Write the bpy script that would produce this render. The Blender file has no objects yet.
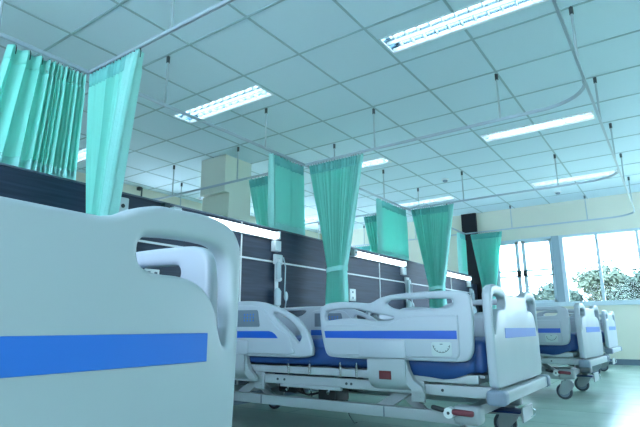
import bpy, bmesh, math, random
from mathutils import Vector, Matrix
random.seed(7)
D = bpy.data
COL = bpy.context.scene.collection
PI = math.pi

# ------------------------------------------------------------------ materials
MATS = {}
def mat(name, col, rough=0.5, metal=0.0, spec=0.5, noise=None, bump=None, coat=0.0, emit=None, estr=0.0, transl=0.0):
    m = D.materials.new(name); m.use_nodes = True
    nt = m.node_tree; b = nt.nodes['Principled BSDF']
    b.inputs['Base Color'].default_value = (*col, 1)
    b.inputs['Roughness'].default_value = rough
    b.inputs['Metallic'].default_value = metal
    b.inputs['Specular IOR Level'].default_value = spec
    b.inputs['Coat Weight'].default_value = coat
    if emit:
        b.inputs['Emission Color'].default_value = (*emit, 1)
        b.inputs['Emission Strength'].default_value = estr
    tc = nt.nodes.new('ShaderNodeTexCoord')
    if noise:
        scale, amt = noise[0], noise[1]
        mp = nt.nodes.new('ShaderNodeMapping'); nt.links.new(tc.outputs['Object'], mp.inputs[0])
        mp.inputs['Scale'].default_value = noise[2] if len(noise) > 2 else (1, 1, 1)
        n = nt.nodes.new('ShaderNodeTexNoise'); n.inputs['Scale'].default_value = scale; n.inputs['Detail'].default_value = 4
        nt.links.new(mp.outputs[0], n.inputs['Vector'])
        r = nt.nodes.new('ShaderNodeMix'); r.data_type = 'RGBA'
        r.inputs['A'].default_value = (*[c*(1-amt) for c in col], 1)
        r.inputs['B'].default_value = (*[min(1, c*(1+amt)) for c in col], 1)
        nt.links.new(n.outputs[0], r.inputs['Factor'])
        nt.links.new(r.outputs['Result'], b.inputs['Base Color'])
    if bump:
        n = nt.nodes.new('ShaderNodeTexNoise'); n.inputs['Scale'].default_value = bump[0]
        nt.links.new(tc.outputs['Object'], n.inputs['Vector'])
        bp = nt.nodes.new('ShaderNodeBump'); bp.inputs['Strength'].default_value = bump[1]; bp.inputs['Distance'].default_value = 0.01
        nt.links.new(n.outputs[0], bp.inputs['Height']); nt.links.new(bp.outputs[0], b.inputs['Normal'])
    if transl:
        out = nt.nodes['Material Output']
        t = nt.nodes.new('ShaderNodeBsdfTranslucent'); t.inputs['Color'].default_value = (*[min(1, c*1.1) for c in col], 1)
        mx = nt.nodes.new('ShaderNodeMixShader'); mx.inputs[0].default_value = transl
        nt.links.new(b.outputs[0], mx.inputs[1]); nt.links.new(t.outputs[0], mx.inputs[2]); nt.links.new(mx.outputs[0], out.inputs[0])
    MATS[name] = m
    return m

M = {}
M['plastic'] = mat('bed_plastic', (0.37, 0.43, 0.48), 0.35, spec=0.4, noise=(3, 0.015))
M['steel_white'] = mat('painted_steel', (0.36, 0.42, 0.45), 0.4, noise=(6, 0.03))
M['stripe'] = mat('blue_stripe', (0.012, 0.09, 0.45), 0.35)
M['stripe_pale'] = mat('blue_stripe_foot', (0.018, 0.15, 0.60), 0.35)
M['bumper'] = mat('grey_bumper', (0.20, 0.26, 0.34), 0.5, noise=(20, 0.05))
M['panel_grey'] = mat('control_panel_grey', (0.13, 0.18, 0.22), 0.5)
M['btn'] = mat('button_blue', (0.03, 0.16, 0.5), 0.4)
M['mattress'] = mat('mattress_blue', (0.012, 0.055, 0.20), 0.45, noise=(8, 0.15), bump=(14, 0.35))
M['dial'] = mat('dial_label', (0.42, 0.52, 0.52), 0.4)
M['ink'] = mat('dark_ink', (0.03, 0.05, 0.06), 0.5)
M['red'] = mat('dark_red_label', (0.12, 0.018, 0.022), 0.5)
M['pedal_red'] = mat('pedal_red', (0.19, 0.04, 0.06), 0.45)
M['black'] = mat('black_plastic', (0.012, 0.016, 0.02), 0.45)
M['tyre'] = mat('tyre_grey', (0.05, 0.07, 0.09), 0.6)
M['chrome'] = mat('chrome_steel', (0.65, 0.7, 0.72), 0.2, metal=1)
M['alu'] = mat('aluminium_rail', (0.46, 0.54, 0.62), 0.4, metal=0.3)
M['rod'] = mat('hanger_rod', (0.45, 0.53, 0.57), 0.35, metal=0.4)
M['rod_cap'] = mat('hanger_cap', (0.05, 0.07, 0.08), 0.5)
CUR = (0.46, 0.93, 0.86)
M['curtain'] = mat('curtain_teal', CUR, 0.8, spec=0.15, noise=(180, 0.06), transl=0.5)
M['curtain_head'] = mat('curtain_header_tape', (0.28, 0.74, 0.72), 0.8, spec=0.15, noise=(180, 0.06), transl=0.3)
M['curtain_hem'] = mat('curtain_hem', (0.48, 0.92, 0.88), 0.75, spec=0.2, bump=(45, 0.5), transl=0.3)
M['ceil'] = mat('ceiling_tile', (0.66, 0.80, 0.88), 0.9, spec=0.1, noise=(60, 0.015))
M['tbar'] = mat('ceiling_grid_bar', (0.37, 0.50, 0.54), 0.6, spec=0.2)
M['cream'] = mat('cream_paint', (0.71, 0.71, 0.60), 0.85, spec=0.15, noise=(2, 0.03))
M['column'] = mat('column_paint', (0.74, 0.78, 0.70), 0.85, spec=0.15)
M['base'] = mat('baseboard_grey', (0.10, 0.15, 0.20), 0.5)
M['white_trim'] = mat('white_trim', (0.72, 0.78, 0.80), 0.4)
M['frame'] = mat('window_frame_alu', (0.55, 0.66, 0.72), 0.4, spec=0.4)
M['frame_dark'] = mat('window_post_grey', (0.30, 0.40, 0.46), 0.45)
M['fixture'] = mat('fixture_white', (0.80, 0.85, 0.87), 0.35)
M['fin'] = mat('louvre_fin', (0.45, 0.54, 0.57), 0.3)
M['louvre'] = mat('louvre_aluminium', (0.30, 0.40, 0.45), 0.2, metal=1)
M['tube'] = mat('tube_light', (1, 1, 1), 0.4, emit=(0.72, 0.92, 1.1), estr=8.0)
M['bedlamp'] = mat('bed_lamp_diffuser', (1, 1, 1), 0.4, emit=(0.86, 0.97, 1.0), estr=2.2)
M['outlet'] = mat('outlet_plate', (0.62, 0.72, 0.76), 0.4)
M['clear'] = mat('flow_meter_clear', (0.45, 0.58, 0.64), 0.15, spec=0.6)
M['orange'] = mat('orange_float', (0.7, 0.2, 0.05), 0.5)
M['dark_pil'] = mat('dark_cladding', (0.008, 0.011, 0.016), 0.6, spec=0.25)
M['bark'] = mat('bark', (0.16, 0.11, 0.07), 0.9)
M['outside_ground'] = mat('outside_ground', (0.35, 0.38, 0.25), 0.9, noise=(1.5, 0.3))

def leaf_mat(name, c):
    m = mat(name, c, 0.7, spec=0.1, noise=(3.5, 0.6), transl=0.15)
    return m
LEAF = [leaf_mat('leaf_a', (0.075, 0.105, 0.085)), leaf_mat('leaf_b', (0.10, 0.135, 0.105)), leaf_mat('leaf_c', (0.05, 0.078, 0.070))]

def wood_panel():
    m = D.materials.new('slate_laminate'); m.use_nodes = True
    nt = m.node_tree; b = nt.nodes['Principled BSDF']
    tc = nt.nodes.new('ShaderNodeTexCoord'); mp = nt.nodes.new('ShaderNodeMapping')
    mp.inputs['Scale'].default_value = (1, 1.2, 26)
    nt.links.new(tc.outputs['Object'], mp.inputs[0])
    n = nt.nodes.new('ShaderNodeTexNoise'); n.inputs['Scale'].default_value = 2.2; n.inputs['Detail'].default_value = 6
    nt.links.new(mp.outputs[0], n.inputs['Vector'])
    cr = nt.nodes.new('ShaderNodeValToRGB')
    cr.color_ramp.elements[0].position = 0.3; cr.color_ramp.elements[0].color = (0.014, 0.026, 0.050, 1)
    cr.color_ramp.elements[1].position = 0.75; cr.color_ramp.elements[1].color = (0.032, 0.052, 0.092, 1)
    nt.links.new(n.outputs[0], cr.inputs[0]); nt.links.new(cr.outputs[0], b.inputs['Base Color'])
    b.inputs['Roughness'].default_value = 0.5; b.inputs['Specular IOR Level'].default_value = 0.28
    return m
M['slate'] = wood_panel()

def floor_mat():
    m = D.materials.new('vinyl_floor'); m.use_nodes = True
    nt = m.node_tree; b = nt.nodes['Principled BSDF']
    tc = nt.nodes.new('ShaderNodeTexCoord')
    br = nt.nodes.new('ShaderNodeTexBrick')
    br.offset = 0.5; br.inputs['Scale'].default_value = 1.0
    br.inputs['Brick Width'].default_value = 2.4; br.inputs['Row Height'].default_value = 0.6
    br.inputs['Mortar Size'].default_value = 0.004; br.inputs['Mortar Smooth'].default_value = 0.2
    br.inputs['Color1'].default_value = (0.50, 0.70, 0.60, 1); br.inputs['Color2'].default_value = (0.56, 0.75, 0.66, 1)
    br.inputs['Mortar'].default_value = (0.30, 0.46, 0.40, 1)
    nt.links.new(tc.outputs['Object'], br.inputs['Vector'])
    n = nt.nodes.new('ShaderNodeTexNoise'); n.inputs['Scale'].default_value = 4; n.inputs['Detail'].default_value = 6
    nt.links.new(tc.outputs['Object'], n.inputs['Vector'])
    mx = nt.nodes.new('ShaderNodeMix'); mx.data_type = 'RGBA'; mx.blend_type = 'MULTIPLY'; mx.inputs['Factor'].default_value = 0.25
    nt.links.new(br.outputs['Color'], mx.inputs['A']); nt.links.new(n.outputs[0], mx.inputs['B'])
    nt.links.new(mx.outputs['Result'], b.inputs['Base Color'])
    b.inputs['Roughness'].default_value = 0.22; b.inputs['Specular IOR Level'].default_value = 0.5
    return m
M['floor'] = floor_mat()

def glass_mat():
    m = D.materials.new('window_glass'); m.use_nodes = True
    nt = m.node_tree; nt.nodes.remove(nt.nodes['Principled BSDF'])
    t = nt.nodes.new('ShaderNodeBsdfTransparent'); t.inputs[0].default_value = (0.93, 0.98, 0.98, 1)
    g = nt.nodes.new('ShaderNodeBsdfGlossy'); g.inputs['Roughness'].default_value = 0.03
    f = nt.nodes.new('ShaderNodeFresnel'); f.inputs[0].default_value = 1.16
    mx = nt.nodes.new('ShaderNodeMixShader')
    nt.links.new(f.outputs[0], mx.inputs[0]); nt.links.new(t.outputs[0], mx.inputs[1]); nt.links.new(g.outputs[0], mx.inputs[2])
    nt.links.new(mx.outputs[0], nt.nodes['Material Output'].inputs[0])
    return m
M['glass'] = glass_mat()

# ------------------------------------------------------------------ object helpers
def link_mesh(name, me, m, parent=None):
    o = D.objects.new(name, me); COL.objects.link(o)
    if m is not None:
        me.materials.clear(); me.materials.append(m)
    if parent is not None: o.parent = parent
    return o

def tag(o, label, cat, group=None, kind=None):
    o['label'] = label; o['category'] = cat
    if group: o['group'] = group
    if kind: o['kind'] = kind
    return o

def thing(name, label, cat, loc=(0, 0, 0), rz=0.0, group=None):
    o = D.objects.new(name, None); o.empty_display_size = 0.1; COL.objects.link(o)
    o.location = loc; o.rotation_euler = (0, 0, rz)
    return tag(o, label, cat, group)

def struct(o):
    o['kind'] = 'structure'; return o

def finish(bm, name, m, parent=None, smooth=True, angle=38):
    bmesh.ops.recalc_face_normals(bm, faces=bm.faces)
    me = D.meshes.new(name); bm.to_mesh(me); bm.free()
    if smooth:
        me.shade_smooth(); me.set_sharp_from_angle(angle=math.radians(angle))
    return link_mesh(name, me, m, parent)

class B:
    """collects shapes of one part"""
    def __init__(s): s.bm = bmesh.new()
    def box(s, lo, hi, bev=0.0, seg=2, rot=None, piv=None):
        lo = Vector(lo); hi = Vector(hi); c = (lo+hi)/2; d = hi-lo
        r = bmesh.ops.create_cube(s.bm, size=1)
        vs = r['verts']
        bmesh.ops.scale(s.bm, vec=d, verts=vs)
        if bev > 0:
            es = list({e for v in vs for e in v.link_edges})
            rr = bmesh.ops.bevel(s.bm, geom=es, offset=min(bev, min(d)*0.49), segments=seg, affect='EDGES', profile=0.5)
            vs = list({v for f in rr['faces'] for v in f.verts} | {v for v in vs if v.is_valid})
        if rot is not None: bmesh.ops.rotate(s.bm, cent=(0, 0, 0), matrix=rot, verts=vs)
        bmesh.ops.translate(s.bm, vec=c, verts=vs)
        return s
    def cyl(s, p0, p1, r, seg=12, r2=None):
        p0 = Vector(p0); p1 = Vector(p1); d = p1-p0
        q = d.to_track_quat('Z', 'Y').to_matrix().to_4x4()
        bmesh.ops.create_cone(s.bm, cap_ends=True, segments=seg, radius1=r, radius2=r if r2 is None else r2, depth=d.length,
                              matrix=Matrix.Translation((p0+p1)/2) @ q)
        return s
    def sphere(s, c, r, sc=(1, 1, 1)):
        bmesh.ops.create_uvsphere(s.bm, u_segments=12, v_segments=8, radius=r,
                                  matrix=Matrix.Translation(c) @ Matrix.Diagonal((*sc, 1)))
        return s
    def tube(s, pts, r, seg=8, closed=False):
        return s.sweep(pts, [(r*math.cos(2*PI*k/seg), r*math.sin(2*PI*k/seg)) for k in range(seg)], closed)
    def sweep(s, pts, prof, closed=False, up=(0, 0, 1)):
        pts = [Vector(p) for p in pts]; n = len(pts); rings = []
        upv = Vector(up)
        for i, p in enumerate(pts):
            a = pts[i-1] if (i > 0 or closed) else p
            b = pts[(i+1) % n] if (i < n-1 or closed) else p
            t = (b-a).normalized()
            u = upv if abs(t.dot(upv)) < 0.97 else Vector((1, 0, 0))
            x = t.cross(u).normalized(); y = x.cross(t).normalized()
            rings.append([s.bm.verts.new(p + x*px + y*py) for px, py in prof])
        m = len(prof)
        for i in range(n if closed else n-1):
            r0 = rings[i]; r1 = rings[(i+1) % n]
            for k in range(m):
                s.bm.faces.new((r0[k], r0[(k+1) % m], r1[(k+1) % m], r1[k]))
        if not closed:
            s.bm.faces.new(rings[0]); s.bm.faces.new(rings[-1])
        return s
    def prism(s, poly, axis, a0, a1):
        """poly of (u,v); axis 'x': (a,u,v)  'y': (u,a,v)  'z': (u,v,a)"""
        f = {'x': lambda u, v, a: (a, u, v), 'y': lambda u, v, a: (u, a, v), 'z': lambda u, v, a: (u, v, a)}[axis]
        v0 = [s.bm.verts.new(f(u, v, a0)) for u, v in poly]; v1 = [s.bm.verts.new(f(u, v, a1)) for u, v in poly]
        s.bm.faces.new(v0); s.bm.faces.new(v1[::-1])
        n = len(poly)
        for k in range(n): s.bm.faces.new((v0[k], v0[(k+1) % n], v1[(k+1) % n], v1[k]))
        return s
    def lathe(s, prof, c, axis='z', seg=20):
        rings = []
        for r, h in prof:
            ring = []
            for k in range(seg):
                a = 2*PI*k/seg; x, y = r*math.cos(a), r*math.sin(a)
                p = {'z': (x, y, h), 'y': (x, h, y), 'x': (h, x, y)}[axis]
                ring.append(s.bm.verts.new(Vector(c)+Vector(p)))
            rings.append(ring)
        for i in range(len(rings)-1):
            for k in range(seg):
                s.bm.faces.new((rings[i][k], rings[i][(k+1) % seg], rings[i+1][(k+1) % seg], rings[i+1][k]))
        s.bm.faces.new(rings[0]); s.bm.faces.new(rings[-1])
        return s
    def done(s, name, m, parent=None, smooth=True, angle=38):
        return finish(s.bm, name, m, parent, smooth, angle)

def smooth_loop(pts, k=4):
    n = len(pts); out = []
    for i in range(n):
        p0, p1, p2, p3 = pts[i-1], pts[i], pts[(i+1) % n], pts[(i+2) % n]
        for j in range(k):
            t = j/k
            out.append(tuple(0.5*((2*p1[c]) + (-p0[c]+p2[c])*t + (2*p0[c]-5*p1[c]+4*p2[c]-p3[c])*t*t
                                  + (-p0[c]+3*p1[c]-3*p2[c]+p3[c])*t**3) for c in (0, 1)))
    return out

def plate_mesh(loops, thick, bev, mp, res=4, sm=True):
    """closed 2D outlines (first outer, then holes) -> rounded slab; mp maps (u,v,w) to xyz"""
    bm = bmesh.new()
    tops = []; bots = []
    for li, L in enumerate(loops):
        P = [Vector(p) for p in (smooth_loop(L, 5) if sm else L)]
        n = len(P)
        area = sum(P[k].x*P[(k+1) % n].y-P[(k+1) % n].x*P[k].y for k in range(n))
        if (area < 0) == (li == 0): P = P[::-1]      # outer ccw, holes cw: material lies to the left
        N = []
        for k in range(n):
            t = (P[(k+1) % n]-P[k-1]).normalized(); N.append(Vector((-t.y, t.x)))
        rings = []
        for side in (-1, 1):
            for q in range(res+1):
                a = PI/2*(q/res) if side > 0 else PI/2*(1-q/res)
                ins = bev*(1-math.cos(a)); w = side*(thick/2-bev+bev*math.sin(a))
                rings.append([bm.verts.new((P[k].x+N[k].x*ins, P[k].y+N[k].y*ins, w)) for k in range(n)])
        for a, c in zip(rings[:-1], rings[1:]):
            for k in range(n): bm.faces.new((a[k], a[(k+1) % n], c[(k+1) % n], c[k]))
        bots.append(rings[0]); tops.append(rings[-1])
    for grp in (bots, tops):
        es = []
        for R in grp:
            for k in range(len(R)):
                e = bm.edges.get((R[k], R[(k+1) % len(R)])); es.append(e)
        bmesh.ops.triangle_fill(bm, use_beauty=True, use_dissolve=False, edges=es)
    bmesh.ops.recalc_face_normals(bm, faces=bm.faces)
    for v in bm.verts: v.co = mp(*v.co)
    bmesh.ops.recalc_face_normals(bm, faces=bm.faces)
    me = D.meshes.new('plate'); bm.to_mesh(me); bm.free()
    me.shade_smooth(); me.set_sharp_from_angle(angle=math.radians(40))
    return me

def copy_tree(o, parent=None):
    c = o.copy(); COL.objects.link(c)
    if parent is not None: c.parent = parent
    for ch in list(o.children): copy_tree(ch, c)
    return c

# ------------------------------------------------------------------ room
FARY = 9.40; BACKY = -2.6; LEFTX = -6.55; RIGHTX = 3.2; CZ = 2.725
GX0 = -2.791; GY0 = 2.851; GP = 0.5988
fix_x = [(-1.575, -0.425), (-3.962, -2.812), (-6.36, -5.21), (0.82, 1.97)]
fix_y = [(3.035, 3.285), (5.43, 5.68), (7.83, 8.08), (0.64, 0.89)]

b = B(); b.box((LEFTX-0.15, BACKY-0.15, -0.12), (RIGHTX+0.15, FARY+0.15, 0)); struct(b.done('floor', M['floor'], smooth=False))

# ceiling with openings for the recessed lights
xs = sorted({LEFTX-.15, RIGHTX+.15} | {v for p in fix_x for v in p}); ys = sorted({BACKY-.15, FARY+.15} | {v for p in fix_y for v in p})
b = B()
for i in range(len(xs)-1):
    for j in range(len(ys)-1):
        if (xs[i], xs[i+1]) in fix_x and (ys[j], ys[j+1]) in fix_y: continue
        b.box((xs[i], ys[j], CZ), (xs[i+1], ys[j+1], CZ+0.12))
struct(b.done('ceiling', M['ceil'], smooth=False))
# T-bar grid
b = B()
bw = 0.009
def in_fix(x, y): return any(a < x < c for a, c in fix_x) and any(a < y < c for a, c in fix_y)
i = math.ceil((LEFTX-GX0)/GP)
cuts = sorted([BACKY, FARY] + [v for p in fix_y for v in p])
while GX0+i*GP < RIGHTX:
    x = GX0+i*GP
    for c0, c1 in zip(cuts[:-1], cuts[1:]):
        if not in_fix(x, (c0+c1)/2): b.box((x-bw, c0, CZ-0.005), (x+bw, c1, CZ))
    i += 1
j = math.ceil((BACKY-GY0)/GP)
while GY0+j*GP < FARY:
    y = GY0+j*GP
    b.box((LEFTX, y-bw, CZ-0.0045), (RIGHTX, y+bw, CZ)); j += 1
struct(b.done('trim_1', M['tbar'], smooth=False))

def wall_with_openings(name, axis, p0, p1, a0, a1, ops, z0, z1):
    bx = B()
    def add(u0, u1, za, zb):
        if u1-u0 < 1e-4: return
        if axis == 'x': bx.box((p0, u0, za), (p1, u1, zb))
        else: bx.box((u0, p0, za), (u1, p1, zb))
    add(a0, a1, 0, z0); add(a0, a1, z1, CZ)
    u = a0
    for o0, o1 in ops: add(u, o0, z0, z1); u = o1
    add(u, a1, z0, z1)
    return struct(bx.done(name, M['cream'], smooth=False))
wall_with_openings('wall_left', 'x', LEFTX-.15, LEFTX, BACKY-.15, FARY+.15, [(4.4, 4.9), (6.8, 8.6)], .9, 2.2)  # hidden openings, added to light the ceiling from the left
wall_with_openings('wall_right', 'x', RIGHTX, RIGHTX+.15, BACKY-.15, FARY+.15, [(6.6, 9.1)], .8, 2.2)  # unseen opening, added to bring daylight in at the far right
wall_with_openings('wall_back', 'y', BACKY-.15, BACKY, LEFTX, RIGHTX, [(-2.6, 1.0)], .8, 2.15)  # opening added behind the camera as a soft daylight source
# far wall with the window band
WX0, WX1, WZ0, WZ1 = -2.62, 2.9, 0.955, 2.135
b = B()
b.box((LEFTX, FARY, 0), (RIGHTX, FARY+.15, WZ0)); b.box((LEFTX, FARY, WZ1), (RIGHTX, FARY+.15, CZ))
b.box((LEFTX, FARY, WZ0), (WX0, FARY+.15, WZ1)); b.box((WX1, FARY, WZ0), (RIGHTX, FARY+.15, WZ1))
struct(b.done('wall_far', M['cream'], smooth=False))
b = B(); b.box((-2.96, FARY-0.015, 0), (RIGHTX, FARY, 0.09)); struct(b.done('baseboard_far', M['base'], smooth=False))
b = B(); b.box((-2.98, BACKY, 0), (-2.968, FARY-0.015, 0.09)); struct(b.done('baseboard_headwall', M['base'], smooth=False))

# window: outer frame, mullions, sliding leaves
wf = B()
wf.box((WX0, FARY-.02, WZ1-.035), (WX1, FARY+.10, WZ1)); wf.box((WX0, FARY-.045, WZ0-.03), (WX1, FARY+.10, WZ0+.045), .006)
wf.box((WX0, FARY-.02, WZ0), (WX0+.05, FARY+.10, WZ1))
wf.box((WX1-.05, FARY-.02, WZ0), (WX1, FARY+.10, WZ1))
for x in (-0.94, -0.36, 0.22, 0.80, 1.38, 1.96, 2.54): wf.box((x-.022, FARY-.012, WZ0), (x+.022, FARY+.07, WZ1))
win = struct(wf.done('window_1', M['frame'], smooth=False))
pb = B(); pb.box((-1.63, FARY-.03, WZ0), (-1.51, FARY+.08, WZ1)); pb.done('window_post', M['frame_dark'], win, smooth=False)
for x0, x1 in ((-2.62, -2.195), (-2.145, -1.62)):
    lb = B(); z0, z1 = WZ0+.045, WZ1-.035
    for a, c in (((x0, z0), (x0+.06, z1)), ((x1-.06, z0), (x1, z1)), ((x0, z0), (x1, z0+.04)), ((x0, z1-.04), (x1, z1)),
                 ((x0, 1.458), (x1, 1.484)), ((x0, 1.556), (x1, 1.582))):
        lb.box((a[0], FARY+.0, a[1]), (c[0], FARY+.035, c[1]))
    lf = lb.done('window_sash', M['frame'], win, smooth=False)
    hx = x1-.04 if x0 < -2.3 else x0+.005
    hb = B(); hb.box((hx-.01, FARY-.025, 1.475), (hx+.055, FARY, 1.572), .006); hb.done('sash_lock', M['black'], lf)
fb = B(); fb.box((-1.51, FARY-.015, WZ0), (-1.455, FARY+.07, WZ1)); fb.done('window_mullion', M['frame'], win, smooth=False)
gl = B()
for x0, x1 in ((-2.57, -2.24), (-2.10, -1.62), (-1.452, -.962), (-.918, -.382), (-.338, .198), (.242, .778), (.822, 1.358), (1.402, 1.938), (1.982, 2.518), (2.562, 2.85)):
    gl.box((x0, FARY+.04, WZ0+.045), (x1, FARY+.046, WZ1-.035))
gl.done('window_pane', M['glass'], win, smooth=False)

# dark cladding on the far wall
b = B(); b.box((-3.19, FARY-.06, 0), (-2.91, FARY, CZ)); struct(b.done('trim_2', M['dark_pil'], smooth=False))

# headwall partition with white seams
HX = -2.98
b = B(); b.box((-3.025, -1.6, 0), (HX, 9.05, 1.495), 0.004, 1); hw = struct(b.done('wall_headboard', M['slate'], smooth=False))
b = B(); b.box((-3.025, 9.05, 0), (HX, FARY-.06, 1.36)); struct(b.done('wall_headboard_end', M['slate'], smooth=False))
b = B(); b.box((HX, -1.6, 1.183), (HX+.007, 9.05, 1.198)); b.done('seam_strip', M['white_trim'], hw, smooth=False)
for y in (0.61, 3.075, 5.545, 8.01):
    b = B(); b.box((HX, y-.007, 0), (HX+.0065, y+.007, 1.495)); b.done('seam_strip', M['white_trim'], hw, smooth=False)
b = B(); b.box((-3.03, -1.6, 1.495), (HX+.006, 9.05, 1.505)); b.done('cap_strip', M['base'], hw, smooth=False)

# column of the neighbouring ward
b = B(); b.box((-4.81, 4.19, 2.25), (-4.37, 4.66, CZ)); b.box((-4.85, 4.27, 0), (-4.37, 4.66, 2.25)); struct(b.done('column', M['column'], smooth=False))

# ------------------------------------------------------------------ ceiling lights
def make_ceiling_light(cx, cy, label):
    x0, x1, y0, y1 = -.575, .575, -.125, .125
    t = thing('ceiling_light', label, 'ceiling light', (cx, cy, CZ), 0, 'louvred ceiling lights')
    f = B()
    for lo, hi in (((x0, y0, -.006), (x1, y0+.012, .004)), ((x0, y1-.012, -.006), (x1, y1, .004)), ((x0, y0, -.006), (x0+.012, y1, .004)), ((x1-.012, y0, -.006), (x1, y1, .004))):
        f.box(lo, hi)
    f.done('frame', M['fixture'], t, smooth=False)
    r = B()
    r.box((x0, y0, .085), (x1, y1, .095))
    for s_ in (-1, 1): r.box((x0, s_*.122-.003, 0), (x1, s_*.122+.003, .09)); r.box((s_*.572-.003, y0, 0), (s_*.572+.003, y1, .09))
    r.prism([(-.03, .085), (.03, .085), (.008, .03), (-.008, .03)], 'x', x0, x1)
    r.done('reflector', M['louvre'], t, smooth=False)
    for s_ in (-1, 1):
        u = B(); u.cyl((x0+.03, s_*.062, .055), (x1-.03, s_*.062, .055), .014, 10); u.done('tube', M['tube'], t)
    l = B()
    for k in range(1, 12):
        x = x0 + (x1-x0)*k/12
        for c in (-.062, .062):
            l.prism([(c-.052, .040), (c+.052, .040), (c+.030, .010), (c, .0), (c-.030, .010)], 'x', x-.0035, x+.0035)
    l.box((x0, -.004, -.001), (x1, .004, .03)); l.box((x0, -.112, -.001), (x1, -.106, .03)); l.box((x0, .106, -.001), (x1, .112, .03))
    l.done('louvre', M['fin'], t, smooth=False)
    return t
LX = {-1.0: 'aisle-side row', -3.387: 'middle row over the dark partition', -5.785: 'row over the neighbouring ward', 1.395: 'row over the right of the aisle'}
labels = {
 (0, 0): 'large louvred ceiling light nearest the camera, in the aisle-side row at the top',
 (0, 1): 'second louvred ceiling light of the aisle-side row, beyond the curved curtain rail',
 (0, 2): 'third louvred ceiling light of the aisle-side row, closest to the far windows',
 (1, 0): 'bright louvred ceiling light crossed by the partition curtain rail, right of the first teal curtain',
 (1, 1): 'small louvred ceiling light half hidden behind the second tied teal curtain',
 (1, 2): 'distant louvred ceiling light just above the third tied teal curtain',
 (2, 1): 'distant ceiling light of the neighbouring ward beside the cream column',
 (2, 2): 'distant ceiling light of the neighbouring ward showing between the teal curtains',
 (2, 0): 'ceiling light of the neighbouring ward behind the first teal curtain',
}
for i, (xa, xb) in enumerate(fix_x):
    for j, (ya, yb) in enumerate(fix_y):
        lab = labels.get((i, j), 'louvred ceiling light outside the view, %s, %s' % (
            ['aisle-side row', 'partition row', 'neighbouring ward row', 'right-hand row'][i], ['near', 'middle', 'far', 'overhead', 'rear'][j]))
        make_ceiling_light((xa+xb)/2, (ya+yb)/2, lab)

# smoke detectors
for x, y, lab in ((-2.54, 6.85, 'small round smoke detector on the ceiling above the third teal curtain'),
                  (-1.32, 8.6, 'small round smoke detector on the ceiling near the far windows')):
    t = thing('smoke_detector', lab, 'smoke detector', (x, y, CZ), 0, 'ceiling smoke detectors')
    b = B(); b.lathe([(.055, 0), (.055, -.014), (.05, -.02)], (0, 0, 0)); b.done('base', M['white_trim'], t)
    b = B(); b.lathe([(.035, -.02), (.036, -.036), (.028, -.045)], (0, 0, 0)); b.done('sensor', M['bumper'], t)

# ------------------------------------------------------------------ curtain tracks
RZ = 2.305
prof = [(-.0085, -.011), (-.003, -.011), (-.003, -.004), (.003, -.004), (.003, -.011), (.0085, -.011), (.0085, .011), (-.0085, .011)]
def hanger(x, y, parent):
    b = B(); b.cyl((x, y, RZ+.01), (x, y, CZ-.03), .0085, 8); h = b.done('hanger_rod', M['rod'], parent)
    b = B(); b.cyl((x, y, CZ-.055), (x, y, CZ), .014, 10); b.done('rod_cap', M['rod_cap'], h)
def track(label, pts, hs):
    t = thing('curtain_track', label, 'curtain track', (0, 0, 0), 0, 'ceiling curtain tracks')
    b = B(); b.sweep(pts, prof); b.done('rail', M['alu'], t, angle=50)
    for x, y in hs: hanger(x, y, t)
    return t
AX = -0.318
LX_ = -3.07
track('long curtain rail on rods running above the dark partition', [(LX_, -2.4, RZ), (LX_, 9.13, RZ)],
      [(LX_, y) for y in (-0.1, 1.07, 2.275, 3.464, 4.69, 5.92, 7.07, 8.28)])
track('long curtain rail on rods over the aisle at the top right', [(AX, -2.4, RZ), (AX, 8.78, RZ)],
      [(AX, y) for y in (-0.15, 1.05, 2.25, 3.454, 4.662, 5.912, 7.091, 8.325)])
CY = [1.645, 4.10, 6.63, 9.14]
cl = ['curtain rail from the first teal curtain out of the top of the picture',
      'curved curtain rail from the second tied curtain to the aisle rail',
      'curved curtain rail from the third tied curtain to the aisle rail',
      'curved curtain rail along the far wall from the last tied curtain']
for k, y in enumerate(CY):
    pts = [(LX_+.012, y, RZ-.001), (AX-.36, y, RZ-.001)]
    for a in range(1, 9):
        an = a/8*PI/2; pts.append((AX-.36+.36*math.sin(an)-.0, y-.36+.36*math.cos(an), RZ-.001))
    pts[-1] = (AX-.011, y-.36, RZ-.001)
    track(cl[k], pts, [(-2.21, y), (-1.005, y)])
OX = -5.83
track('long curtain rail on rods over the neighbouring ward aisle', [(OX, 0.2, RZ), (OX, 8.78, RZ)], [(OX, y) for y in (1.07, 2.275, 3.464, 4.71, 5.92, 7.07, 8.28)])
for k, y in enumerate(CY[1:]):
    pts = [(LX_-.012, y, RZ-.001), (OX+.36, y, RZ-.001)]
    for a in range(1, 9):
        an = a/8*PI/2; pts.append((OX+.36-.36*math.sin(an), y-.36+.36*math.cos(an), RZ-.001))
    pts[-1] = (OX+.011, y-.36, RZ-.001)
    track(['curtain rail of the neighbouring ward passing in front of the cream column',
           'curtain rail of the neighbouring ward behind the middle curtain over the partition',
           'farthest curtain rail of the neighbouring ward by its far wall'][k], pts, [(-4.07, y), (-5.25, y)])

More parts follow.
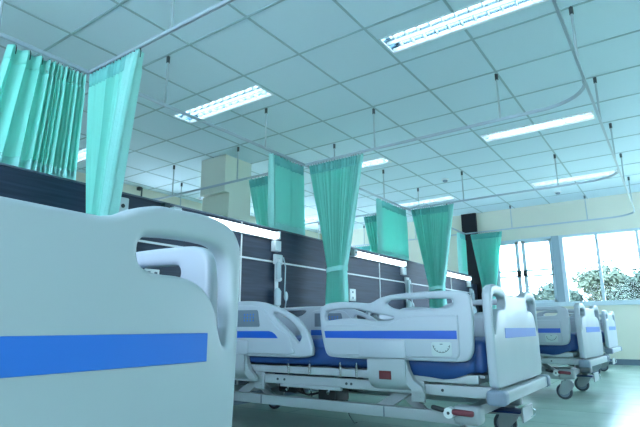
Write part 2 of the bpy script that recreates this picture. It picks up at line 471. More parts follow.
# ------------------------------------------------------------------ curtains
def curtain(label, axis, fixed, top, breaks, zbot, tie=None, amp=.03, hem=0, group='teal bed curtains', zt=None, headmat='curtain_head', low=None, seed=1, bothem=False, hemw=.11):
    """axis 'x': hangs along X at Y=fixed; 'y': along Y at X=fixed. breaks: pleat boundaries 0..1. tie=(z,a,b,za,zb below)"""
    rnd = random.Random(seed)
    zt = zt or RZ-.035
    a0, a1 = top
    t = thing('curtain', label, 'curtain', (0, fixed, 0) if axis == 'x' else (fixed, 0, 0), 0, group)
    amps = [rnd.uniform(.65, 1.0) for _ in breaks]
    def edge(z):
        if tie is None:
            if low:
                f = (zt-z)/(zt-zbot); return a0+(low[0]-a0)*f, a1+(low[1]-a1)*f
            return a0, a1
        zt_, l, r = tie
        if z >= zt_:
            f = max(0, (zt-z)/(zt-zt_))**1.05
            return a0+(l-a0)*f, a1+(r-a1)*f
        f = min(1, (zt_-z)/.5)
        w = (r-l)*.13*f**.6
        return l-w, r+w
    def offs(u, z):
        for k in range(len(breaks)-1):
            if breaks[k] <= u <= breaks[k+1]+1e-9:
                v = (u-breaks[k])/(breaks[k+1]-breaks[k])
                w = (math.sin(2*PI*v)+.35*math.sin(4*PI*v+1.1*amps[k]*5))*amps[k]
                break
        l, r = edge(z); comp = min(1.4, (a1-a0)/max(.01, r-l))**.35
        zz = (zt-z)
        wob = .25*math.sin(7*u+3*zz+seed)
        return amp*(w*(.92+.15*zz)+wob*min(1, zz))*comp*(0.8 if z > zt-.1 else 1)
    us = []
    for k in range(len(breaks)-1):
        for q in range(8): us.append(breaks[k]+(breaks[k+1]-breaks[k])*q/8)
    us.append(breaks[-1])
    def sheet(u_list, z0, z1, nz, push, name, m, parent, th=.0025):
        bm = bmesh.new(); rows = []
        for j in range(nz+1):
            z = z0+(z1-z0)*j/nz
            l, r = edge(z)
            row = []
            for u in u_list:
                s_ = l+(r-l)*u; d = offs(u, z)
                p = (s_, d, z) if axis == 'x' else (d, s_, z)
                row.append(bm.verts.new(p))
            rows.append(row)
        for j in range(nz):
            for i in range(len(u_list)-1):
                bm.faces.new((rows[j][i], rows[j][i+1], rows[j+1][i+1], rows[j+1][i]))
        o = finish(bm, name, m, parent, True, 80)
        sd = o.modifiers.new('thick', 'SOLIDIFY'); sd.thickness = th; sd.offset = 0
        return o
    ztop_body = zt
    body = sheet(us, ztop_body, zbot, 46, 0, 'cloth', M['curtain'], t)
    sheet(us, zt+.004, zt-.095, 3, 0, 'header_tape', M[headmat], t, .007)
    if hem:
        hw = hemw
        hu = [u for u in us if (u >= 1-hw if hem > 0 else u <= hw)]
        if len(hu) < 4: hu = [1-hw+hw*q/6 for q in range(7)] if hem > 0 else [hw*q/6 for q in range(7)]
        sheet(hu, zt+.006, zbot, 46, 0, 'side_hem', M['curtain_hem'], t, .009)
    if bothem: sheet(us, zbot+.16, zbot, 3, 0, 'bottom_hem', M['curtain_hem'], t, .006)
    hk = None
    for k in range(len(breaks)-1):
        u = (breaks[k]+breaks[k+1])/2
        l, r = edge(zt); s_ = l+(r-l)*u
        p = (s_, 0, 0) if axis == 'x' else (0, s_, 0)
        if hk is None:
            bb = B(); bb.tube([(0, 0, RZ-.012), (.004, .004, RZ-.03), (0, .006, RZ-.045), (-.003, .006, RZ-.07)], .0028, 6)
            hk = bb.done('hook', M['rod_cap'], t); hk.location = p
        else:
            c = hk.copy(); COL.objects.link(c); c.location = p
    if tie:
        zt_, l, r = tie
        bb = B(); c = (l+r)/2; rx = (r-l)/2+.012; ry = amp*1.9+.01
        pts = []
        for k in range(24):
            a = 2*PI*k/24
            q = (c+rx*math.cos(a), ry*math.sin(a)) if axis == 'x' else (ry*math.sin(a), c+rx*math.cos(a))
            pts.append((q[0], q[1], zt_+.012*math.cos(a)))
        bb.sweep(pts, [(-.004, -.022), (.004, -.022), (.004, .022), (-.004, .022)], closed=True)
        bb.done('tieback', M['curtain_hem'], t)
    return t
def even(n, seed=0, jit=.25):
    r = random.Random(seed); v = [0]
    for k in range(n): v.append(v[-1]+1+r.uniform(-jit, jit))
    return [x/v[-1] for x in v]
# first bay
curtain('loosely pleated teal curtain hanging over the partition at the far left of the photo', 'y', LX_-.018, (1.14, 1.635),
        [0, .17, .34, .47, .53, .585, .64, .69, .74, .79, .84, .89, .945, 1], 1.43, amp=.042, seed=3, headmat='curtain', bothem=True, low=(1.03, 1.64))
curtain('tall teal curtain with wide pale edge hem rising above the nearest bed foot board', 'x', 1.645, (-3.05, -2.495), even(17, 5, .4), .35,
        tie=(1.12, -2.88, -2.70), amp=.032, hem=1, seed=4, hemw=.24)
# second bay
curtain('pleated teal curtain over the partition beside the second tied curtain', 'y', LX_-.018, (3.55, 4.085), even(11, 7), 1.43, amp=.042, hem=-1, seed=5, headmat='curtain_head', bothem=True)
curtain('large teal curtain tied at the waist above the second bed', 'x', 4.10, (-3.0, -2.335), even(20, 9, .4), .35, tie=(1.15, -2.765, -2.575), amp=.042, hem=1, seed=6)
# third bay
curtain('pleated teal curtain over the partition between the second and third tied curtains', 'y', LX_-.018, (5.73, 6.60), even(13, 11), 1.43, amp=.042, hem=-1, seed=7, bothem=True)
curtain('teal curtain tied at the waist above the foot rail of the second bed, third along', 'x', 6.63, (-3.0, -2.355), even(19, 13, .4), .35, tie=(1.12, -2.77, -2.57), amp=.042, hem=1, seed=8)
# fourth bay
curtain('narrow teal curtain over the partition end beside the dark wall cladding', 'y', LX_-.018, (8.78, 9.11), even(7, 15), 1.43, amp=.042, hem=-1, seed=9, bothem=True)
curtain('farthest teal tied curtain hanging at the edge of the windows', 'x', 9.14, (-2.96, -2.39), even(17, 17, .4), .35, tie=(1.05, -2.78, -2.62), amp=.042, seed=10)
# neighbouring ward
curtain('teal curtain of the neighbouring ward right of the cream column', 'x', 4.10, (-3.87, -3.17), even(14, 19), .4, tie=(1.1, -3.55, -3.3), amp=.042, seed=11, group='teal curtains of the neighbouring ward')
curtain('teal curtain of the neighbouring ward behind the middle partition curtain', 'x', 6.63, (-3.80, -3.17), even(14, 21), .4, tie=(1.1, -3.55, -3.3), amp=.042, seed=12, group='teal curtains of the neighbouring ward')
curtain('farthest small teal curtain of the neighbouring ward, beside the second tied curtain', 'x', 9.14, (-5.5, -4.95), even(12, 23), .4, low=(-5.45, -5.0), amp=.042, seed=13, group='teal curtains of the neighbouring ward')

# ------------------------------------------------------------------ head wall fittings
def bed_lamp(y0, y1, label):
    L = y1-y0
    t = thing('bed_lamp', label, 'wall lamp', (HX, y0, 1.44), 0, 'strip lamps over the bed heads')
    b = B(); b.box((0.0, 0, -.05), (.035, L, .025), .004); b.done('housing', M['white_trim'], t)
    b = B(); b.prism([(.035, -.045), (.078, -.035), (.085, -.012), (.078, .01), (.035, .02)], 'y', .075, L-.02); b.done('diffuser', M['bedlamp'], t, angle=60)
    b = B(); b.box((.03, L-.02, -.05), (.09, L, .025), .004); b.done('end_cap', M['outlet'], t)
    b = B(); b.box((.03, 0, -.05), (.092, .072, .025), .006); e = b.done('end_cap', M['outlet'], t)
    b = B(); b.lathe([(.014, -.003), (.014, .003)], (.093, .036, -.012), 'x', 12); b.done('switch', M['ink'], e)
    b = B(); b.box((.0, -.05, -.045), (.05, -.004, .05), .003); b.done('side_box', M['ink'], t)
    b = B(); b.box((0, L-.035, -.155), (.055, L+.05, -.057), .004); b.done('junction_box', M['outlet'], t)
    return t
bed_lamp(2.28, 3.50, 'lit strip lamp on the dark partition nearest, behind the first bed')
t = thing('wall_box', 'small pale box with a dark round button on the partition beside the first tied curtain', 'call box', (HX, 1.9, 1.40))
b = B(); b.box((0, -.045, -.06), (.04, .045, .06), .006); b.done('body', M['outlet'], t)
b = B(); b.lathe([(.014, -.003), (.014, .003)], (.041, 0, 0), 'x', 12); b.done('button', M['ink'], t)
bed_lamp(4.80, 6.17, 'lit strip lamp on the dark partition between the second and third tied curtains')
bed_lamp(7.58, 8.80, 'lit strip lamp on the dark partition farthest away, near the windows')

def gas_panel(y, label):
    t = thing('gas_panel', label, 'medical gas outlet', (HX, y, 1.0), 0, 'medical gas outlets on the partition')
    b = B(); b.box((0, -.03, -.35), (.016, .012, .25), .004); b.done('back_plate', M['outlet'], t)
    b = B(); b.box((0, -.055, .17), (.03, .055, .262), .006); b.done('outlet_head', M['outlet'], t)
    for z, r in ((.20, .026), (.03, .022)):
        b = B(); b.cyl((.02, -.02, z), (.06, -.02, z), r, 14); b.cyl((.06, -.02, z), (.072, -.02, z), r*.7, 14); b.done('valve', M['outlet'], t)
    b = B(); b.lathe([(.02, -.02), (.026, 0), (.026, .12), (.012, .14), (.012, .17)], (.05, -.03, .05)); b.done('flow_meter', M['clear'], t)
    b = B(); b.lathe([(.022, -.16), (.032, -.15), (.034, -.03), (.02, -.01), (.012, .0)], (.055, -.045, -.05)); b.done('humidifier_bottle', M['clear'], t)
    b = B(); b.tube([(.04, .05, .24), (.055, .065, .15), (.05, .062, -.05), (.06, .05, -.1), (.055, .075, -.17), (.045, .06, -.32)], .006, 8); b.done('hose', M['clear'], t)
    b = B(); b.sphere((.055, .075, -.12), .03, (.6, .8, 1.5)); b.done('mask', M['clear'], t)
    b = B(); b.cyl((.05, .075, -.33), (.05, .075, -.25), .009, 8); b.done('float_gauge', M['orange'], t)
    b = B(); b.box((.02, -.05, -.28), (.035, .01, -.18), .003); b.done('vacuum_plate', M['white_trim'], t)
    return t
gas_panel(3.55, 'pale gas outlet with flow meter and hose under the end of the nearest strip lamp')
gas_panel(6.30, 'pale gas outlet with flow meter below the middle strip lamp, behind the second bed')
gas_panel(8.93, 'pale gas outlet under the end of the farthest strip lamp')

def socket(y, z, w, h, lab, slots=True):
    t = thing('wall_socket', lab, 'socket', (HX, y, z), 0, 'white sockets on the partition')
    b = B(); b.box((0, -w/2, -h/2), (.012, w/2, h/2), .003); b.done('plate', M['white_trim'], t)
    for k in (-1, 1):
        c = (k*w*.24, 0) if w > h else (0, k*h*.24)
        s_ = B(); s_.box((.011, c[0]-.012, c[1]-.012), (.0135, c[0]+.012, c[1]+.012)); s_.done('outlet_hole', M['panel_grey'], t, smooth=False)
socket(2.19, .975, .12, .06, 'white double socket seen through the nearest foot board grip')
socket(4.88, .955, .13, .135, 'white double socket on the partition right of the second tied curtain')

# small black bracket high in the neighbouring ward
t = thing('wall_bracket', 'small black bracket with a short rod high on the neighbouring ward wall', 'bracket', (LEFTX, 4.47, 2.62))
b = B(); b.box((0, -.03, .05), (.06, .03, .10), .004); b.done('mount', M['rod_cap'], t)
b = B(); b.cyl((.05, .03, -.16), (.05, .03, .09), .012, 8); b.done('rod', M['rod_cap'], t)

# ------------------------------------------------------------------ hospital bed
HW = 0.445
KY = 0.445/0.51
def foot_outline():
    hi = .791; lo = .755
    half = [(.0, lo), (.135, lo), (.160, lo+.002), (.183, lo+.009), (.206, lo+.021), (.23, hi-.007), (.255, hi-.001), (.285, hi), (.345, hi+.002), (.39, hi-.003), (.42, hi-.014), (.437, hi-.035), (.444, .73),
            (.443, .62), (.439, .48), (.431, .36), (.418, .338), (.39, .331), (.25, .33), (.1, .33)]
    return half + [(-y, z) for y, z in half[::-1] if y > 0]
hole = [(.216, .716), (.221, .731), (.239, .739), (.295, .744), (.355, .745), (.387, .740), (.408, .722), (.416, .69), (.419, .64), (.421, .60), (.416, .573), (.406, .57), (.396, .587),
        (.384, .625), (.365, .655), (.34, .672), (.305, .681), (.265, .682), (.239, .685), (.221, .695)]
board_me = None
def end_board(name, x, parent, sgn):
    """sgn +1: outer face towards +x"""
    global board_me
    if board_me is None:
        board_me = plate_mesh([foot_outline(), hole, [(-y, z) for y, z in hole[::-1]]], .042, .012, lambda u, v, w: Vector((w, u, v)))
    o = link_mesh(name, board_me, M['plastic'], parent); o.location = (x, 0, 0)
    return o
foot_rail = [(-0.918, 0.688), (-0.901, 0.711), (-0.859, 0.727), (-0.809, 0.731), (-0.74, 0.73), (-0.673, 0.725), (-0.615, 0.72), (-0.583, 0.728), (-0.551, 0.743), (-0.502, 0.754), (-0.452, 0.759), (-0.387, 0.763), (-0.308, 0.766), (-0.232, 0.766), (-0.158, 0.764), (-0.12, 0.759), (-0.095, 0.745), (-0.083, 0.718), (-0.08, 0.629), (-0.086, 0.52), (-0.094, 0.481), (-0.114, 0.454), (-0.156, 0.444), (-0.251, 0.443), (-0.455, 0.444), (-0.68, 0.444), (-0.833, 0.448), (-0.871, 0.460), (-0.89, 0.497), (-0.909, 0.576)]
f_h1 = [(-0.882, 0.655), (-0.876, 0.673), (-0.862, 0.685), (-0.791, 0.693), (-0.692, 0.691), (-0.632, 0.680), (-0.571, 0.666), (-0.517, 0.656), (-0.479, 0.646), (-0.474, 0.637), (-0.502, 0.63), (-0.572, 0.630), (-0.664, 0.641), (-0.736, 0.645), (-0.792, 0.643), (-0.843, 0.637), (-0.874, 0.637)]
f_h2 = [(-0.512, 0.713), (-0.503, 0.725), (-0.481, 0.733), (-0.404, 0.732), (-0.31, 0.731), (-0.197, 0.728), (-0.173, 0.722), (-0.167, 0.707), (-0.177, 0.694), (-0.2, 0.688), (-0.261, 0.685), (-0.325, 0.68), (-0.391, 0.679), (-0.458, 0.686), (-0.493, 0.698)]
f_panel = [(-0.876, 0.600), (-0.767, 0.612), (-0.64, 0.613), (-0.547, 0.605), (-0.457, 0.630), (-0.366, 0.650), (-0.25, .652), (-0.16, 0.651), (-0.146, 0.643), (-.146, .55), (-0.155, 0.462), (-0.25, 0.459), (-0.68, 0.461), (-0.845, 0.467)]
head_rail = [(-2.01, .70), (-1.995, .735), (-1.95, .752), (-1.85, .757), (-1.7, .759), (-1.553, 0.759), (-1.421, 0.757), (-1.307, 0.741), (-1.199, 0.708), (-1.094, 0.66), (-1.017, 0.594), (-0.976, 0.515), (-0.967, 0.465), (-0.986, 0.447), (-1.065, 0.438), (-1.411, 0.436), (-1.70, .437), (-1.92, .440), (-1.965, .452), (-1.985, .50), (-2.0, .58)]
h_s1 = [(-1.246, 0.676), (-1.228, 0.684), (-1.152, 0.656), (-1.073, 0.599), (-1.044, 0.548), (-1.061, 0.522), (-1.083, 0.529), (-1.117, 0.564), (-1.186, 0.617), (-1.234, 0.655)]
h_s2 = [(-1.965, .722), (-1.94, .729), (-1.82, .728), (-1.71, .727), (-1.695, .718), (-1.735, .693), (-1.80, .677), (-1.87, .676), (-1.93, .69)]
h_panel = [(-1.64, .70), (-1.60, .727), (-1.52, .733), (-1.42, .730), (-1.33, .712), (-1.27, .655), (-1.21, .600), (-1.13, .55), (-1.105, .50), (-1.10, .455), (-1.3, .452), (-1.62, .452), (-1.645, .5), (-1.645, .6)]

def rail_parts(parent, side, which):
    Yc = side*.525
    out = 1 if side > 0 else -1
    fm = lambda u, v, w: Vector((u, w, v))
    if which == 'foot':
        o = link_mesh('foot_rail', plate_mesh([foot_rail, f_h1, f_h2], .04, .012, fm), M['plastic'], parent)
        pn = link_mesh('raised_panel', plate_mesh([f_panel], .058, .009, fm), M['plastic'], o)
        b = B(); b.prism([(-.880, .5815), (-.153, .5825), (-.153, .545), (-.872, .5455)], 'y', Yc_rel(side, .028), Yc_rel(side, .0302)); b.done('blue_stripe', M['stripe'], o, smooth=False)
        b = B(); b.box((-.668, -.036, .452), (-.41, .036, .538), .007); b.done('mount_pad', M['plastic'], o)
        for s_ in (-1, 1):
            dm = plate_mesh([[(-.278, .524), (-.270, .531), (-.188, .531), (-.180, .524), (-.180, .476), (-.188, .468), (-.270, .468), (-.278, .476)]], .003, .001, lambda u, v, w, s_=s_: Vector((u, w+s_*.0292, v)), sm=False)
            d = link_mesh('angle_label', dm, M['dial'], o)
            b = B()
            arc = [(-.229+.040*math.cos(a), .518+.034*math.sin(a)) for a in [PI+PI*k/16 for k in range(17)]]
            yy = s_*.0308
            for k in range(16): b.cyl((arc[k][0], yy, arc[k][1]), (arc[k+1][0], yy, arc[k+1][1]), .0013, 5)
            for k in range(1, 16, 2):
                a = PI+PI*k/16
                b.cyl((-.229+.034*math.cos(a), yy, .518+.028*math.sin(a)), (-.229+.040*math.cos(a), yy, .518+.034*math.sin(a)), .0014, 5)
            b.cyl((-.236, yy, .522), (-.222, yy, .522), .0018, 5)
            b.done('dial_marks', M['ink'], o)
    else:
        o = link_mesh('head_rail', plate_mesh([head_rail, h_s1, h_s2], .04, .012, fm), M['plastic'], parent)
        link_mesh('raised_panel', plate_mesh([h_panel], .058, .009, fm), M['plastic'], o)
        for s_ in (-1, 1):
            b = B(); b.prism([(-1.635, .581), (-1.271, .581), (-1.245, .576), (-1.222, .563), (-1.202, .541), (-1.635, .541)], 'y', s_*.028, s_*.0302); b.done('blue_stripe', M['stripe'], o, smooth=False)
            pm = plate_mesh([[(-1.60, .705), (-1.365, .703), (-1.357, .695), (-1.340, .612), (-1.346, .605), (-1.60, .605)]], .005, .002, lambda u, v, w, s_=s_: Vector((u, w+s_*.030, v)), sm=False)
            c = link_mesh('control_panel', pm, M['panel_grey'], o)
            b = B()
            for i in range(4):
                for j in range(3):
                    b.cyl((-1.462+.024*i, s_*.032, .642+.017*j), (-1.462+.024*i, s_*.0345, .642+.017*j), .0056, 8)
            b.done('buttons', M['btn'], c)
        b = B(); b.box((-1.70, -.036, .448), (-1.427, .036, .528), .007); b.done('mount_pad', M['plastic'], o)
    o.location = (0, Yc, 0)
    return o
def Yc_rel(side, v): return side*v

def rail_bracket(parent, side, x0, x1):
    # drop bracket under a rail, curving in to the frame
    Y0 = side*.545
    b = B()
    sec = [(.548, .447), (.548, .40), (.545, .365), (.530, .335), (.505, .315), (.46, .30), (.46, .31), (.50, .325), (.52, .345), (.532, .37), (.534, .40), (.534, .447)]
    b.prism([(side*y, z) for y, z in sec], 'x', x0, x1)
    br = b.done('rail_bracket', M['steel_white'], parent, angle=50)
    xm = (x0+x1)/2
    b = B(); b.box((xm-.038, side*.5475-.0015, .352), (xm+.028, side*.5475+.003, .392), .001, 1); b.done('red_label', M['red'], br)
    b = B(); b.prism([(x1-.03, .447), (x1, .447), (x1+.012, .40), (x1+.035, .355), (x1+.075, .325), (x1+.085, .30), (x1+.03, .305), (x1-.03, .36)], 'y', side*.500, side*.533); b.done('gusset', M['steel_white'], br)
    return br

def make_bed():
    t = thing('hospital_bed', 'bed', 'hospital bed', (0, 0, 0))
    fb = end_board('foot_board', -.021, t, 1)
    b = B(); b.box((.0205, -.26/KY, .546), (.0225, .362/KY, .592), .0008, 1); b.done('blue_stripe', M['stripe_pale'], fb)
    hb = end_board('head_board', -2.10, t, -1)
    # foot cross bar with bumpers
    b = B(); b.box((-.035, -.49, .272), (.028, .49, .324), .006); b.done('foot_crossbar', M['steel_white'], t)
    for s_ in (-1, 1):
        b = B(); b.box((-.05, s_*.492-.042, .266), (.036, s_*.492+.042, .330), .018, 4); b.done('bumper', M['bumper'], t)
        b = B(); b.cyl((-.02, s_*.45, .325), (-.02, s_*.45, .36), .018, 12); b.done('post_collar', M['chrome'], t)
    b = B(); b.box((-2.14, -.48, .278), (-2.08, .48, .332), .006); b.done('head_crossbar', M['steel_white'], t)
    for s_ in (-1, 1):
        b = B(); b.box((-2.16, s_*.492-.042, .266), (-2.075, s_*.492+.042, .330), .018, 4); b.done('bumper', M['bumper'], t)
    # mattress with a loose cover
    bm = bmesh.new()
    n = 26; k = 12
    def P(i, j, top):
        x = -2.03+1.97*i/n; y = -.455+.91*j/k
        z = (.535 if top else .395)
        z += .004*math.sin(9*x+4*y)*(1 if top else 0)
        return (x, y, z)
    r = bmesh.ops.create_cube(bm, size=1)
    bmesh.ops.scale(bm, vec=(1.98, .93, .15), verts=bm.verts); bmesh.ops.translate(bm, vec=(-1.045, 0, .465), verts=bm.verts)
    bmesh.ops.bevel(bm, geom=list(bm.edges), offset=.035, segments=4, affect='EDGES', profile=.5)
    mt = finish(bm, 'mattress', M['mattress'], t, True, 60)
    for s_ in (-1, 1):
        b = B()
        prof_ = [(-1.75, .405), (-1.4, .402), (-1.0, .405), (-.72, .41), (-.55, .40), (-.42, .376), (-.32, .37), (-.25, .362), (-.20, .368), (-.15, .385), (-.10, .40)]
        up = [b.bm.verts.new((x, s_*.462, .50)) for x, z in prof_]
        mid = [b.bm.verts.new((x, s_*.482, .45)) for x, z in prof_]
        lo = [b.bm.verts.new((x, s_*(.492+.004*math.sin(x*30)), z)) for x, z in prof_]
        for q in range(len(prof_)-1):
            b.bm.faces.new((up[q], up[q+1], mid[q+1], mid[q])); b.bm.faces.new((mid[q], mid[q+1], lo[q+1], lo[q]))
        o = b.done('sheet_flap', M['mattress'], mt, angle=70); sd = o.modifiers.new('t', 'SOLIDIFY'); sd.thickness = .003
    # deck frame
    b = B()
    for s_ in (-1, 1): b.box((-2.04, s_*.46-.02, .347), (-.09, s_*.46+.02, .386), .005)
    b.box((-2.04, -.46, .347), (-2.0, .46, .386)); b.box((-.13, -.46, .347), (-.09, .46, .386))
    for q in range(12): b.box((-1.93+q*.16, -.45, .372), (-1.83+q*.16, .45, .384))
    b.done('deck_frame', M['steel_white'], t)
    for s_ in (-1, 1):
        for x in (-1.17, -1.02, -.82, -.72):
            b = B(); b.cyl((x, s_*.487, .345), (x, s_*.487, .42), .006, 8); b.done('side_pin', M['chrome'], t)
    # lifting frame
    b = B()
    for s_ in (-1, 1): b.box((-1.95, s_*.44-.015, .285), (-.04, s_*.44+.015, .335), .004)
    b.box((-1.9, -.44, .29), (-1.85, .44, .33)); b.box((-.36, -.44, .29), (-.31, .44, .33)); b.box((-1.2, -.44, .295), (-1.15, .44, .33))
    lf = b.done('lifting_frame', M['steel_white'], t)
    for s_ in (-1, 1):
        for x in (-1.40, -.39):
            b = B(); b.box((x-.035, s_*.462-.008, .25), (x+.035, s_*.462+.008, .352), .003); 
            for zz in (.27, .33): b.cyl((x+.01, s_*.47, zz), (x+.01, s_*.474, zz), .007, 8)
            b.done('hinge_plate', M['steel_white'], lf)
        for x in (-1.27, -1.22, -.80, -.77, -.27):
            b = B(); b.cyl((x, s_*.455, .31), (x, s_*.459, .31), .007, 8); b.done('bolt_head', M['ink'], lf)
        b = B(); b.box((-1.23, s_*.475-.012, .274), (-.82, s_*.475+.012, .291), .003); hr = b.done('hook_rail', M['steel_white'], t)
        for x in (-1.18, -1.02, -.9):
            b = B(); b.tube([(x, s_*.475, .276), (x, s_*.475, .262), (x, s_*.487, .256), (x, s_*.494, .264)], .005, 6); b.done('hook', M['chrome'], hr)
    # base frame
    b = B()
    for s_ in (-1, 1): b.box((-1.93, s_*.40-.025, .160), (-.19, s_*.40+.025, .213), .006)
    b.box((-1.93, -.40, .16), (-1.87, .40, .21)); b.box((-.26, -.40, .16), (-.20, .40, .21))
    bf = b.done('base_frame', M['steel_white'], t)
    for s_ in (-1, 1):
        for x in (-.60, -1.42):
            b = B(); b.box((x, s_*.4265-.002, .162), (x+.006, s_*.4265+.001, .211)); b.done('seam', M['panel_grey'], bf, smooth=False)
    # lift arms (foot and head pair)
    for s_ in (-1, 1):
        for xa, xb in ((-.42, -.66), (-1.42, -1.66)):
            b = B(); b.prism([(xa-.04, .33), (xa+.04, .33), (xb+.05, .185), (xb-.05, .185)], 'y', s_*.33, s_*.365); b.cyl((xa, s_*.31, .315), (xa, s_*.41, .315), .018); b.done('lift_arm', M['steel_white'], t)
            b = B(); b.prism([(xb+.02, .32), (xb+.08, .32), (xa+.02, .19), (xa-.05, .19)], 'y', s_*.28, s_*.305); b.done('lift_arm', M['steel_white'], t)
    # drives and cables
    for y, x0, x1 in ((.12, -1.15, -.75), (-.15, -1.45, -1.05)):
        b = B(); b.box((x0, y-.05, .205), (x0+.14, y+.05, .30), .012); b.cyl((x0+.14, y, .255), (x1+.14, y, .275), .022); b.done('actuator', M['black'], t)
    b = B(); b.box((-1.02, -.40, .20), (-.90, -.24, .285), .01); b.done('control_box', M['black'], t)
    b = B()
    for q in range(3):
        b.tube([(-1.25+.05*q, -.36+.03*q, .29), (-1.18+.05*q, -.37, .24-.01*q), (-1.1, -.37+.02*q, .225), (-1.0, -.36, .25)], .006, 6)
    b.tube([(-1.0, -.1, .22), (-.97, -.12, .10), (-.93, -.13, .06), (-.90, -.15, .07)], .003, 5)
    b.done('cables', M['black'], t)
    # casters
    for x, y, foot in ((-.17, -.395, 1), (-.17, .395, 1), (-1.88, -.395, 0), (-1.88, .395, 0)):
        s_ = -1 if y < 0 else 1
        b = B(); b.box((x-.065, y-.045, .165), (x+.065, y+.045, .245), .02, 3); b.cyl((x, y, .13), (x, y, .17), .028); hs = b.done('caster_housing', M['steel_white'], t)
        wc = (x-.035, y, .0635)
        b = B(); b.prism([(x+.035, .15), (x+.045, .12), (x+.025, .08), (x-.01, .045), (x-.04, .035), (x-.065, .045), (x-.07, .08), (x-.05, .14), (x-.03, .152)], 'y', y+s_*.017, y+s_*.026)
        b.prism([(x+.035, .15), (x+.045, .12), (x+.025, .08), (x-.01, .045), (x-.04, .035), (x-.065, .045), (x-.07, .08), (x-.05, .14), (x-.03, .152)], 'y', y-s_*.026, y-s_*.017)
        b.box((x-.05, y-.026, .13), (x+.04, y+.026, .152), .006); b.done('fork', M['steel_white'], hs)
        b = B(); b.lathe([(.045, -.0155), (.058, -.0155), (.0635, -.01), (.0635, .01), (.058, .0155), (.045, .0155)], wc, 'y', 28); w = b.done('wheel', M['tyre'], hs)
        b = B(); b.lathe([(.012, -.016), (.046, -.0158), (.046, .0158), (.012, .016)], wc, 'y', 24); b.done('wheel_disc', M['bumper'], hs)
        if foot:
            yy = y+s_*.075
            b = B(); b.cyl((x-.07, y+s_*.04, .215), (x-.07, yy+s_*.012, .215), .024, 16); hub = b.done('pedal_hub', M['white_trim'], hs)
            b = B(); b.cyl((x-.07, yy+s_*.012, .215), (x-.07, yy+s_*.014, .215), .007, 10); b.done('hub_bolt', M['ink'], hs)
            b = B(); b.box((x-.155, yy-.014, .219), (x-.085, yy+.014, .240), .009, 3, rot=Matrix.Rotation(math.radians(10), 3, 'Y')); b.done('brake_pedal', M['black'], hs)
            b = B(); b.box((x-.055, yy-.016, .207), (x+.045, yy+.016, .232), .009, 3, rot=Matrix.Rotation(math.radians(2), 3, 'Y')); b.done('release_pedal', M['pedal_red'], hs)
    # far-side tray below the foot bar
    b = B(); b.box((-.30, .20, .135), (-.06, .40, .142)); b.box((-.30, .20, .142), (-.29, .40, .165)); b.box((-.065, .18, .105), (-.055, .42, .18), .002, 1)
    tr = b.done('accessory_tray', M['steel_white'], t)
    b = B(); b.box((-.28, .22, .142), (-.08, .38, .152), .004); b.done('tray_pad', M['mattress'], tr)
    b = B(); b.tube([(-.05, .36, .165), (-.035, .37, .15), (-.035, .36, .125), (-.05, .345, .118)], .004, 6); b.done('pull_ring', M['chrome'], tr)
    # rails and brackets
    for s_ in (-1, 1):
        rail_parts(t, s_, 'foot'); rail_parts(t, s_, 'head')
        rail_bracket(t, s_, -.625, -.42); rail_bracket(t, s_, -1.68, -1.465)
    done = {board_me}
    def narrow(o):
        for c in o.children:
            c.location.y *= KY
            if c.data not in done:
                done.add(c.data)
                for v in c.data.vertices: v.co.y *= KY
            narrow(c)
    narrow(t)
    return t

bed = make_bed()
beds = [bed] + [copy_tree(bed) for _ in range(3)]
BP = [((-.632, .232, 0), 2.3, 'white hospital bed nearest the camera, its blue-striped foot board filling the lower left'),
      ((-.675, 2.74, 0), 0.0, 'white hospital bed in the middle of the room with both blue-striped side rails raised'),
      ((-.64, 5.15, 0), -3.0, 'white hospital bed behind the middle one, its foot casters showing on the green floor'),
      ((-.72, 7.65, 0), -1.5, 'white hospital bed farthest away, beside the wall under the windows')]
for o, (l, r, lab) in zip(beds, BP):
    o.location = l; o.rotation_euler = (0, 0, math.radians(r)); o['label'] = lab; o['group'] = 'hospital beds in a row'

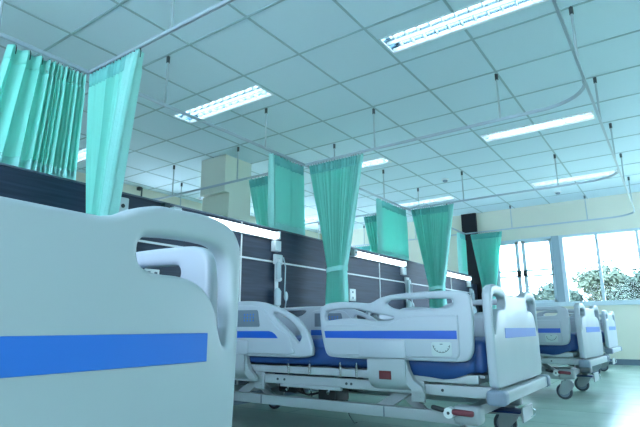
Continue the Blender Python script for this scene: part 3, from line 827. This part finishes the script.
# ------------------------------------------------------------------ outside
b = B(); b.box((-40, FARY+.6, -.5), (40, 60, -.3)); g = b.done('ground_outside', M['outside_ground'], smooth=False); struct(g)
def tree(x, y, h, r, seed, label, lm, n=5000):
    rd = random.Random(seed)
    t = thing('tree', label, 'tree', (x, y, -.3), 0, 'trees outside the windows')
    b = B(); b.tube([(0, 0, 0), (.03, .02, h*.3), (-.02, .03, h*.55)], .06, 8)
    for k in range(5):
        a = 2*PI*k/5+seed; b.tube([(0, 0, h*.35), (r*.3*math.cos(a), r*.3*math.sin(a), h*.55), (r*.6*math.cos(a), r*.6*math.sin(a), h*.72)], .025, 6)
    b.done('trunk', M['bark'], t)
    bm = bmesh.new()
    cl = []
    for k in range(14):
        a = rd.uniform(0, 2*PI); q = rd.uniform(.1, .8)*r
        cl.append((q*math.cos(a), q*math.sin(a), h*rd.uniform(.42, .90), r*rd.uniform(.22, .42)))
    cl.append((0, 0, h*.9, r*.4))
    for k in range(n):
        c = cl[k % len(cl)]
        d = Vector((rd.gauss(0, 1), rd.gauss(0, 1), rd.gauss(0, .8))).normalized()*c[3]*rd.uniform(.55, 1.08)
        p = Vector(c[:3])+d
        nrm = (d.normalized()+Vector((rd.uniform(-.6, .6), rd.uniform(-.6, .6), rd.uniform(-.2, .8)))).normalized()
        q = nrm.to_track_quat('Z', 'Y').to_matrix(); s_ = rd.uniform(.04, .095)
        ang = rd.uniform(0, 2*PI); ux = q @ Vector((math.cos(ang), math.sin(ang), 0)); uy = q @ Vector((-math.sin(ang), math.cos(ang), 0))
        vs = [bm.verts.new(p+ux*(s_*1.5)), bm.verts.new(p+uy*(s_*.55)+nrm*.012), bm.verts.new(p-ux*(s_*1.2)), bm.verts.new(p-uy*(s_*.55)+nrm*.012)]
        bm.faces.new(vs)
    me = D.meshes.new('foliage'); bm.to_mesh(me); bm.free()
    link_mesh('foliage', me, lm, t)
TR = [(-6.6, 19.0, 1.75, 1.3, 0, 'low pale green tree outside behind the left window sash, partly behind the last curtain'),
      (-4.75, 19.8, 1.85, 1.2, 1, 'low pale green shrub outside behind the sliding window sashes'),
      (-3.0, 16.4, 2.0, 1.1, 2, 'leafy tree outside just right of the thick window post'),
      (-1.75, 19.2, 2.85, 1.25, 0, 'taller leafy tree outside behind the window mullion'),
      (-0.55, 16.8, 2.35, 1.15, 2, 'dark leafy tree outside right of the window mullion'),
      (0.95, 19.6, 2.95, 1.3, 1, 'tall leafy tree outside at the right edge of the window view'),
      (2.2, 17.0, 2.5, 1.3, 0, 'leafy tree outside beyond the right edge of the picture')]
for k, (x, y, h, r, lm, lab) in enumerate(TR): tree(x, y, h, r, k+3, lab, LEAF[lm])

# ------------------------------------------------------------------ light
w = D.worlds.new('World'); bpy.context.scene.world = w; w.use_nodes = True
bg = w.node_tree.nodes['Background']; bg.inputs[0].default_value = (0.71, 0.90, 1.15, 1); bg.inputs[1].default_value = 5.5
sl = D.lights.new('sun', 'SUN'); sl.energy = 6; sl.angle = math.radians(1); sl.color = (1, .97, .88)
so = D.objects.new('sun', sl); COL.objects.link(so); so.rotation_euler = (math.radians(52), 0, math.radians(-25)); so.location = (0, -5, 12)

# ------------------------------------------------------------------ camera
cam = D.cameras.new('camera'); co = D.objects.new('camera', cam); COL.objects.link(co)
cam.sensor_width = 36; cam.lens = 498.93/640*36; cam.clip_start = .02; cam.clip_end = 200
r_ = (0.8185, 0.5744, -0.0051); u_ = (0.1319, -0.1793, 0.9749); b_ = (0.5591, -0.7987, -0.2225)
mw = Matrix(((r_[0], u_[0], b_[0], 0), (r_[1], u_[1], b_[1], 0), (r_[2], u_[2], b_[2], .6), (0, 0, 0, 1)))
co.matrix_world = mw
sc = bpy.context.scene; sc.camera = co
sc.view_settings.view_transform = 'Standard'; sc.view_settings.look = 'None'; sc.view_settings.gamma = 1; sc.view_settings.use_curve_mapping = False
sc.view_settings.exposure = 1.24
sc.cycles.max_bounces = 10; sc.cycles.diffuse_bounces = 6; sc.cycles.transparent_max_bounces = 12
sc.cycles.caustics_reflective = False; sc.cycles.caustics_refractive = False
